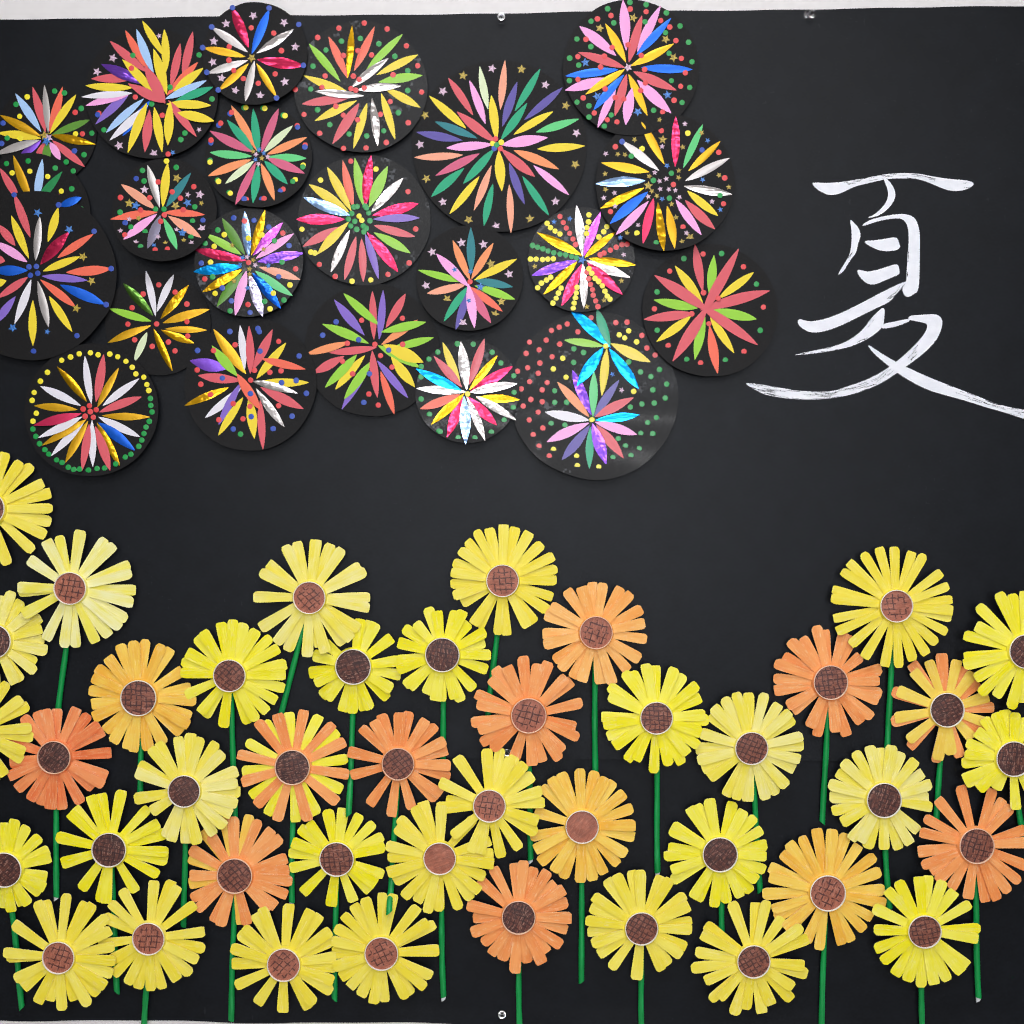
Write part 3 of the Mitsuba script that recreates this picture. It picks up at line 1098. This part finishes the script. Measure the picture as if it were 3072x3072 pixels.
def tube(p0, p1, r0, r1, n=16, cut=0.0, lift=0.0, late=0.5):
    """an open tube between two points (x, z, h), its far end cut aslant and lifted over a lower flower"""
    p0, p1 = np.array(p0, float), np.array(p1, float)
    d = (p1 - p0) / np.linalg.norm(p1 - p0)
    a = np.cross(d, [0, 0, 1]); a /= np.linalg.norm(a)
    b = np.cross(a, d)
    V, F = [], []
    m = 24 if n == 16 else 4
    pa, pb, pc = rng.uniform(0, 6), rng.uniform(0, 6), rng.uniform(0.0004, 0.0011) * (n == 16)
    for j in range(m + 1):
        for i in range(n):
            t = 2 * math.pi * i / n
            s = p0 + (p1 - p0) * j / m + [0, 0, lift * min(1, max(0, j / m - late) / (1 - late) * 1.3)] + (r0 + (r1 - r0) * j / m) * (1 + 0.05 * math.sin(j * 0.9 + pa) * (n == 16) + 0.06 * math.cos(t - j * 0.35) * (n == 16)) * (math.cos(t) * a + math.sin(t) * b) + a * pc * math.sin(math.pi * j / m) * math.sin(3.3 * j / m + pb)
            if j == m:
                s = s + d * cut * math.cos(t) * r1
            V.append(s)
    for j in range(m):
        for i in range(n):
            p, q = j * n + i, j * n + (i + 1) % n
            F += [(p, q + n, q), (p, p + n, q + n)]
    return np.array(V), np.array(F)


def sunflower(data):
    ox, oy, cx, cy, R, tone, level, style, stem, label, tips = data
    r = rng
    key = thing('paper_sunflower', label, 'paper flower', 'paper sunflowers on the black backing')
    base = 0.017 + 0.0042 * level
    C = at(*tile(ox, oy, cx, cy), base)
    k = PX * (DIST - base) / DIST / 2.515625
    rad = R * k
    ta, tb = r.uniform(-0.04, 0.04), r.uniform(-0.045, 0.03)

    def lean(v):
        v = np.array(v, float)
        v[:, 2] += ta * (v[:, 0] - C[0]) + tb * (v[:, 1] - C[1])
        return world(v)
    groups = tips.split('|')
    items = []
    for gi, g in enumerate(groups):
        nums = list(map(float, g.replace('*', '').split()))
        pts = [(x, y) for x, y in zip(nums[::2], nums[1::2])]
        pts.sort(key=lambda p: math.atan2(-(p[1] - cy), p[0] - cx))
        for i, p in enumerate(pts):
            front = (i % 2) if len(groups) == 1 else (1 - gi)
            items.append((p, front, tone if gi == 0 else stem.get('tone2', tone)))
    for i, (p, front, tn) in enumerate(items):
        tip = C + np.array([(p[0] - cx) * k, -(p[1] - cy) * k])
        h0 = base + 0.0024 * front + 0.00004 * i
        petal(key, C, tip, rad, h0, tn, r.uniform(82, 97) * stem.get('w', 1.0) * k, r.uniform(-0.0022, 0.0012) - 0.001 * (1 - front), lean)
    # the cup's bottom: wall, rolled rim, recessed bottom
    up = base + 0.0030
    petal_no[0] += 1
    V, F = lathe(C, [(rad * 1.13, up - 0.0016), (rad * 1.08, up + 0.0016), (rad * 1.045, up + 0.0046)])
    UV = np.column_stack([np.linspace(0, 6.5, len(V)) % 6.5 + 7 * petal_no[0], np.full(len(V), tone + 0.5)])
    part(key, 'cup', mikit.ply((lean(V), F), 'mat_crayon', smooth=True, uv=UV))
    V, F = lathe(C, [(rad * 1.04, up + 0.0044), (rad * 1.04, up + 0.0058), (rad * 1.025, up + 0.0064), (rad * 1.0, up + 0.0064), (rad * 0.985, up + 0.0058), (rad * 0.98, up + 0.0032)])
    petal_no[0] += 1
    UV = np.column_stack([np.linspace(0, 6.5, len(V)) % 6.5 + 7 * petal_no[0], np.full(len(V), (9 if tone in (4, 5, 6) else 8) + 0.5)])
    part(key, 'rim', mikit.ply((lean(V), F), 'mat_crayon', smooth=True, uv=UV))
    n = 40
    V = [(*C, up + 0.0042)] + [(C[0] + rad * 0.985 * q * math.cos(2 * math.pi * i / n), C[1] + rad * 0.985 * q * math.sin(2 * math.pi * i / n), up + 0.0042 - 0.0008 * q * q) for q in (0.5, 1.0) for i in range(n)]
    F = [(0, 1 + i, 1 + (i + 1) % n) for i in range(n)] + [t for i in range(n) for t in ((1 + i, 1 + n + i, 1 + n + (i + 1) % n), (1 + i, 1 + n + (i + 1) % n, 1 + (i + 1) % n))]
    V = np.array(V)
    UV = np.column_stack([(V[:, 0] - C[0]) / rad + 4 * petal_no[0], (V[:, 1] - C[1]) / rad + 4 * style])
    part(key, 'centre', mikit.ply((lean(V), np.array(F)), 'mat_seeds', smooth=True, uv=UV))
    if 'end' in stem:
        e = stem['end']
        px, py = tile(*e)
        hb = stem.get('h', 0.0078)
        q = at(px, py, hb)
        rt, rb = 0.0036, 0.0041
        V, F = tube((C[0], C[1], base - 0.0045), (*q, hb), rt, rb, cut=stem.get('cut', 0.3) * r.choice((-1, 1)), lift=stem.get('lift', 0.0), late=stem.get('late', 0.5))
        part(key, 'stem', mikit.ply((world(V), F), 'mat_stem', smooth=True))
        if stem.get('white'):
            a = np.array([C[0], C[1], base - 0.0045]); b = np.array([*q, hb])
            d = (b - a) / np.linalg.norm(b - a)
            V, F = tube(b - d * 0.006, b + d * 0.0045, rb * 0.86, rb * 0.8, n=14, cut=0.7)
            part(key, 'stem_end', mikit.ply((world(V), F), 'mat_white_core', smooth=True))


# tile x, tile y, centre x, y, radius of the brown centre, tone, level, style of the centre, stem, label, petal tips
SUNFLOWERS = [
(0,1536,-84,-24,128,2,1,1,{},'yellow sunflower cut by the left edge, the highest of all','30 -438 150 -372 225 -347 315 -217 365 -142 385 -27 365 73 335 170 238 288 60 385 -80 420'),
(0,1536,540,575,118,0,1,0,{'end':(0,1536,420,1700)},'pale lemon sunflower at top left with a slanting green stem and gridded centre','613 150 445 190 358 222 790 210 855 255 965 405 985 465 1010 590 1000 680 945 805 905 865 815 930 720 975 565 1010 485 1010 345 960 185 770 150 600 145 570 220 360'),
(384,1536,1373,645,118,7,2,0,{'end':(384,1536,1140,1590)},'yellow sunflower with spread long petals and a leaning stem, second tall one from the left','1420 220 1275 235 1195 262 1530 250 1615 285 1060 395 1010 455 955 640 1005 875 1125 985 1205 1040 1355 1080 1490 1050 1445 1010 1620 990 1680 955 1730 880 1815 645 1810 720 1785 450 1745 410'),
(1152,1536,895,518,118,2,2,0,{'w':.92,'end':(1152,1536,782,1560)},'round full yellow sunflower, tallest in the middle, its stem passing behind an orange one','903 105 990 125 1095 160 1185 245 1270 335 1295 430 1290 515 1265 640 1225 735 1135 825 1080 860 925 920 860 915 720 865 680 840 595 690 530 630 510 545 515 455 530 385 580 290 630 225 700 150 795 130'),
(1536,1536,632,908,120,4,3,0,{'end':(1536,2304,628,30)},'light orange sunflower with reddish top petals, highest orange one, on a straight long stem','605 540 525 570 415 595 685 545 820 580 895 620 975 735 995 840 1010 960 960 1110 870 1190 755 1290 670 1290 525 1270 460 1245 370 1180 325 1120 250 995 240 920 260 775 300 710'),
(2304,1536,960,708,118,2,2,0,{'w':.86,'end':(2304,1536,898,1785),'cut':.8},'large full yellow sunflower, highest on the right side','953 275 845 280 725 320 620 385 565 450 500 590 488 655 510 805 530 900 635 1000 730 1090 880 1155 980 1160 1090 1110 1185 1065 1265 985 1335 900 1370 800 1378 740 1378 660 1350 560 1300 460 1170 330 1090 310'),
(2304,1536,1935,1050,125,1,4,2,{},'bright yellow sunflower cut by the right edge, upper of the two there','1745 620 1850 630 1600 720 1575 860 1490 930 1490 1100 1485 1150 1570 1250 1600 1360 1720 1385 1830 1470 1920 1430 1940 610 2050 640 2150 1400'),
(0,1536,-35,975,125,7,0,2,{},'yellow sunflower with a dark centre at the left edge, tucked under the pale lemon one','5 645 80 610 150 680 215 770 290 800 310 880 320 970 345 1045 260 1140 265 1200 150 1270 120 1285 -40 1310'),
(0,1536,1055,1400,130,3,0,1,{'end':(0,2304,1058,230)},'golden sunflower with streaky ochre petals at left, below the pale lemon one','1093 975 1010 985 905 1010 820 1100 735 1180 710 1250 680 1345 700 1450 715 1545 800 1650 860 1730 965 1780 1010 1800 1120 1790 1230 1740 1360 1665 1420 1600 1430 1540 1470 1425 1430 1330 1370 1200 1280 1040 1220 1010'),
(384,1536,773,1232,118,1,1,1,{'end':(384,2304,808,380),'white':1},'bright yellow sunflower with a fine cross-hatched centre, overlapping the golden one','795 825 705 845 875 850 970 895 1070 950 1130 1030 1185 1150 1180 1225 1170 1330 1115 1420 1045 1505 965 1565 900 1590 720 1615 580 1540 550 1510 440 1380 410 1210 415 1130 455 1060 520 950 570 905'),
(768,1536,737,1165,130,1,0,2,{'end':(768,2304,712,335),'h':.010,'lift':.020,'late':.75,'cut':.8},'bright yellow sunflower with a shiny dark scribbled centre, left of its near twin','790 815 850 830 905 845 1020 950 1070 1120 1085 1230 1020 1330 990 1405 860 1480 820 1490 730 1510 655 1500 535 1410 495 1390 450 1290 405 1215 440 1080 520 990'),
(768,1536,1408,1075,125,1,2,2,{'end':(768,1920,1412,1010)},'bright yellow sunflower with a dark centre touching the tallest middle one','1300 730 1365 755 1510 755 1600 840 1560 750 1725 905 1720 985 1765 1075 1740 1190 1640 1330 1545 1420 1500 1400 1390 1420 1355 1415 1290 1370 1160 1320 1130 1310 1075 1190 1070 1120 1080 985 1120 880 1210 840'),
(1152,1536,1092,1533,128,5,2,0,{'end':(1536,2304,140,690),'white':1},'orange sunflower with a bold noughts-and-crosses grid on its centre, in the middle','1048 1100 1160 1155 1240 1140 1370 1250 1410 1280 1485 1440 1440 1625 1460 1700 1345 1800 1320 1860 1190 1880 1120 1905 985 1860 820 1785 740 1740 720 1640 670 1590 710 1450 700 1370 810 1260 840 1190 930 1170'),
(1536,1536,1087,1550,118,1,4,1,{'end':(1536,2304,1098,785),'white':1},'bright lemon sunflower right of the middle, its long bare stem ending in white','1010 1155 1080 1170 1225 1185 1295 1240 1390 1310 1415 1400 1450 1530 1475 1570 1420 1660 1400 1760 1320 1820 1280 1890 1180 1900 1070 1960 935 1865 870 1870 775 1760 725 1690 700 1600 685 1550 740 1390 740 1320 855 1215 910 1215'),
(1536,1920,1802,812,120,7,3,1,{'end':(1536,2304,1872,930),'cut':.8},'pale sunflower of mixed lemon and cream petals, beside the bright lemon one','1785 410 1690 405 1605 445 1520 510 1500 570 1425 700 1400 820 1410 905 1450 980 1495 1040 1620 1170 1690 1195 1780 1210 1915 1195 2010 490 1900 410 2090 545 2120 600 2180 725 2190 800 2165 900 2130 975 2065 1100 1995 1160'),
(2304,1536,465,1283,125,5,0,1,{'end':(2304,2304,408,415),'cut':.8},'light orange sunflower with a plain brown centre, right side, behind the large yellow one','365 870 430 900 570 920 640 950 690 1090 850 1190 830 1270 850 1370 820 1420 775 1545 700 1580 590 1680 510 1650 370 1680 315 1615 190 1500 150 1460 60 1350 55 1260 60 1140 125 1090 170 975 265 955'),
(2304,1536,1340,1490,125,10,0,2,{'tone2':5,'end':(2304,1920,1268,1370)},'two-tone sunflower, narrow yellow petals over orange ones, on the right side','1100 1205 1215 1130 1425 1125 1540 1220 1655 1390 1650 1590 1530 1700 1375 1820 1275 1860 1060 1715 960 1550 985 1350|1090 1150 1315 1080 1480 1180 1590 1290 1700 1475 1650 1680 1445 1840 1270 1880 1070 1770 940 1580 950 1355'),
(2304,1920,1842,892,128,1,3,2,{'end':(2304,2304,1935,560)},'bright yellow sunflower with a speckled dark centre near the right edge','1795 540 1865 555 1720 560 1640 600 1575 690 1510 780 1490 860 1475 930 1480 1050 1500 1080 1590 1120 1720 1120 1860 1265 1960 600 2060 700 2120 820 2100 1000 2000 1190'),
(0,1920,-170,690,125,2,2,1,{},'pale yellow sunflower cut by the left edge, over an orange one','50 330 160 445 205 500 235 660 240 730 180 840 160 900 40 1010 -40 1060 -100 290'),
(0,1920,420,880,120,6,1,2,{'end':(0,2304,425,970),'white':1},'deep orange sunflower at left with darkest red-orange top petals and a white-tipped stem','430 530 350 530 285 545 190 580 580 520 660 570 740 640 770 690 830 850 795 1030 770 1090 690 1120 610 1220 465 1270 380 1265 300 1235 235 1200 130 1125 75 1025 80 930 80 760'),
(0,1920,1398,1135,117,7,3,2,{'end':(384,2304,418,1195)},'pale lemon sunflower with a dark hatched centre, right of the deep orange one','1435 720 1345 740 1510 745 1625 785 1680 855 1780 990 1785 1080 1800 1150 1780 1235 1740 1310 1690 1400 1610 1465 1490 1525 1405 1525 1300 1505 1250 1480 1150 1290 1020 1200 1035 1000 1060 940 1145 820 1200 780'),
(768,1920,280,955,127,5,1,2,{'tone2':1,'end':(768,2304,270,1010),'white':1},'two-tone sunflower with alternating orange and yellow petals, left of the middle','360 540 165 565 18 620 575 640 660 770 690 1010 610 1220 390 1350 165 1350 10 1240 -96 1066 -126 859|245 560 470 580 610 700 680 900 640 1125 455 1310 300 1365 90 1310 -36 1176 -96 996 -66 774 70 620'),
(768,1920,1075,930,118,5,1,1,{'end':(768,2304,1015,1055),'h':.010,'lift':.026,'late':.83,'cut':.8},'orange sunflower right of the orange and yellow one, stem end over a yellow petal','1150 550 1085 555 950 570 890 615 800 665 705 840 725 1020 860 1235 1020 1325 1175 1265 1390 1160 1355 1200 1455 1030 1460 940 1435 830 1420 760 1350 650 1280 605'),
(768,1920,1762,1245,118,2,3,0,{},'yellow sunflower below the orange grid-centred one, a push pin among its top petals','1742 835 1845 830 1920 900 1520 890 1395 1075 1375 1270 1440 1215 1490 1470 1625 1590 1690 1600 1850 1630 1952 890 2022 940 2082 1030 2147 1140 2170 1225 2122 1360 2107 1450 1985 1565'),
(1536,2304,527,437,120,3,1,3,{'end':(1536,2304,523,1615),'cut':.6},'golden sunflower with an almost plain brown centre, in the middle of the lower half','510 15 625 40 700 80 760 110 840 195 900 305 920 425 915 520 850 640 795 720 690 785 610 840 515 850 385 820 320 770 215 710 180 610 150 520 180 330 235 150 300 80 375 50'),
(1536,2304,1565,645,127,1,1,2,{'end':(1536,2304,1590,1400)},'bright yellow sunflower with dark checked centre, right of a long bare white-tipped stem','1485 240 1400 285 1345 300 1665 265 1745 325 1830 375 1875 465 1915 580 1910 660 1905 770 1840 840 1800 930 1720 965 1620 1010 1525 1035 1400 995 1365 970 1220 850 1210 770 1160 670 1190 610 1200 470 1220 440'),
(2304,1920,867,1203,127,7,1,2,{'end':(2304,2304,918,1060)},'yellow and cream sunflower with a dark slanted scribble, left of the right-hand orange one','935 805 845 830 770 810 665 855 565 920 530 1000 465 1085 475 1185 490 1290 555 1370 630 1500 690 1510 750 1560 870 1565 985 1570 1065 1530 1130 1440 1230 1260 1210 1190 1225 1090 1170 1010 1110 910 1010 860'),
(2304,2304,1563,580,128,5,2,1,{'end':(2304,2304,1587,1730),'white':1},'orange sunflower at the right edge, lowest orange one there, with a white-tipped stem','1460 150 1700 170 1780 250 1830 300 1950 470 1980 560 1950 740 1885 850 1810 930 1720 980 1640 1000 1500 970 1380 900 1270 840 1230 770 1165 730 1140 630 1150 480 1190 380 1280 240'),
(2304,2304,443,935,130,3,0,0,{'end':(2304,2304,402,2000)},'golden sunflower with a clear grid on its centre, lower right, stem running off the bottom','372 475 485 475 590 510 680 590 800 670 840 780 870 920 880 1020 780 1130 720 1215 625 1300 555 1320 385 1360 290 1300 190 1170 130 1200 60 1120 40 1060 -30 950 20 820 20 750 110 650 160 575 255 530'),
(2304,2304,1172,1225,120,1,3,1,{'end':(2304,2304,1162,2000)},'bright yellow sunflower lowest at the right, its stem running off the bottom','1205 820 1135 825 1310 855 1400 930 1510 1020 1590 1210 1570 1280 1500 1490 1450 1530 1355 1600 1250 1620 1160 1650 1055 1600 965 1560 870 1460 820 1370 810 1220 810 1065 900 920 985 860'),
(0,2304,833,610,125,1,2,2,{'end':(0,2304,882,1690),'cut':.8},'yellow sunflower below the deep orange one, with a dark woven-looking centre','915 180 760 205 690 215 565 310 535 340 435 520 470 720 620 910 760 1000 800 1010 1020 930 1190 800 1250 700 1260 630 1230 500 1190 420 1110 310'),
(0,2304,45,760,128,1,1,2,{'end':(0,2304,165,1815),'cut':.8},'bright yellow sunflower with the darkest centre, cut by the left edge','120 395 205 445 30 420 300 520 360 620 385 670 350 820 335 900 300 940 215 1020 170 1030 85 1080 20 1055 -60 420'),
(384,2304,812,805,128,5,0,1,{'tone2':3,'end':(384,2304,778,1905)},'orange sunflower with gold petals peeping out behind, lower left','795 380 985 400 1085 470 1150 530 1190 680 1205 770 1230 850 1195 950 1110 1040 1070 1060 900 1170 700 1180 650 1150 530 1060 490 980 475 810 480 610 630 510|730 380 915 370 570 480 470 680 470 870 860 1170'),
(768,2304,613,680,125,1,1,1,{'end':(768,2304,590,1745),'cut':.9},'bright yellow sunflower with a small square grid drawn on a plain dark centre','660 310 540 325 400 420 330 460 280 560 255 640 260 760 355 940 565 1040 735 1000 860 920 900 870 955 800 965 590 950 520 885 420 780 360'),
(768,2304,1388,675,118,2,2,3,{'end':(768,2304,1415,1725),'white':1},'yellow sunflower with a light brown scratched centre and a white-tipped stem, lower middle','1260 265 1200 300 1085 390 1060 460 990 590 1000 680 1000 790 1050 860 1120 970 1215 1010 1295 1080 1380 1070 1530 1050 1620 980 1680 920 1720 820 1785 715 1780 640 1760 540 1640 380 1400 290'),
(1536,2304,50,1118,122,5,1,2,{'end':(1536,2304,57,2000)},'deep orange sunflower lowest in the middle, its stem running off the bottom','85 705 165 760 265 785 325 880 385 915 410 1020 440 1125 410 1220 365 1330 260 1385 225 1460 115 1465 20 1530 -137 760 -240 850 -330 1030 -285 1130 -300 1240 -215 1320 -155 1400 -75 1445 20 730'),
(1536,2304,975,1202,120,2,0,1,{'end':(1536,2304,978,2000)},'yellow sunflower right of the lowest deep orange one, stem running off the bottom','965 775 905 785 790 810 720 850 620 965 600 1050 565 1140 580 1230 610 1320 660 1400 750 1500 940 1590 1130 1520 1180 1480 1270 1410 1310 1350 1350 1220 1350 1160 1330 1040 1300 970 1190 845 1120 825'),
(1920,2304,852,1450,120,2,1,1,{},'yellow sunflower low at right centre, its petals over the golden grid-centred one','695 1020 880 1030 950 1010 1070 1140 1210 1200 1260 1290 1230 1490 1260 1560 1150 1650 1140 1750 985 1780 920 1840 800 1810 710 1850 540 1745 600 1730 495 1600 400 1510 430 1390 470 1250 505 1190'),
(0,2304,453,1420,117,2,4,0,{},'yellow sunflower lowest at the left, with thick lines crossing on its centre','505 960 345 1010 285 1015 105 1185 40 1390 55 1430 120 1590 180 1650 290 1760 375 1745 475 1810 565 1745 670 1775 735 1700 790 1640 840 1550 865 1450 850 1350 830 1220 800 1130 700 1030 640 1030'),
(0,2304,1130,1278,118,2,3,0,{'end':(0,2304,1083,2000)},'yellow sunflower beside the lowest left one, square grid on its centre, stem off the bottom','1165 860 920 930 1290 860 1340 900 1465 1030 1540 1230 1535 1360 1490 1440 1430 1550 1340 1590 1220 1660 1140 1670 1040 1660 970 1620 860 1560 840 1450 750 1330 790 1130 840 1020'),
(384,2304,1180,1475,120,2,1,0,{},'yellow sunflower low in the left half, stemless, left of a slant-cut green stem','1210 1040 1015 1065 960 1110 1375 1080 1440 1120 1520 1230 1540 1300 1560 1420 1560 1500 1545 1600 1530 1680 1400 1770 1360 1810 1170 1830 975 1780 820 1640 790 1480 785 1360 840 1260 880 1210'),
(768,2304,950,1390,122,2,2,0,{},'yellow sunflower low in the left half, stemless, right of a slant-cut green stem','955 955 1035 960 825 985 740 1040 665 1110 605 1210 580 1300 580 1400 590 1500 640 1580 710 1650 790 1720 890 1765 970 1760 1130 1725 1170 1700 1270 1640 1315 1570 1370 1370 1340 1180 1290 1160 1215 1050'),
]

for d in SUNFLOWERS:
    sunflower(d)

# ------------------------------------------------------------------ push pins
def pin(px, py, label, tilt):
    key = thing('push_pin', label, 'push pin', 'clear push pins in the black paper')
    h0 = 0.0052
    x, z = at(px, py, 0.012)
    prof = [(0.0000, 0.0), (0.0048, 0.0), (0.0052, 0.0007), (0.0048, 0.0016), (0.0030, 0.0026), (0.0026, 0.0060), (0.0034, 0.0088), (0.0050, 0.0100), (0.0054, 0.0110), (0.0050, 0.0118), (0.0, 0.0120)]
    V, F = lathe((0, 0), [(max(a, 1e-5), b) for a, b in prof], 24)
    R = trimesh.transformations.rotation_matrix(tilt[0], [1, 0, 0])[:3, :3] @ trimesh.transformations.rotation_matrix(tilt[1], [0, 1, 0])[:3, :3]
    V = V @ R.T + [x, z, h0]
    part(key, 'head', mikit.ply((world(V), F), 'mat_clear', smooth=35))
    W, G = lathe((0, 0), [(0.0006, -0.006), (0.0006, 0.007), (1e-5, 0.0072)], 8)
    W = W @ R.T + [x, z, h0]
    part(key, 'needle', mikit.ply((world(W), G), 'mat_steel', smooth=True))


pin(1504, 46, 'clear push pin in the top edge of the black paper, left of the two', (0.25, 0.0))
pin(2426, 38, 'clear push pin in the top edge of the black paper, right of the two', (0.25, 0.35))
pin(1506, 3050, 'clear push pin at the bottom edge of the black paper', (-0.35, 0.0))
pin(1517, 2264, 'clear push pin at the paper seam, half hidden by sunflower petals', (-0.3, 0.2))
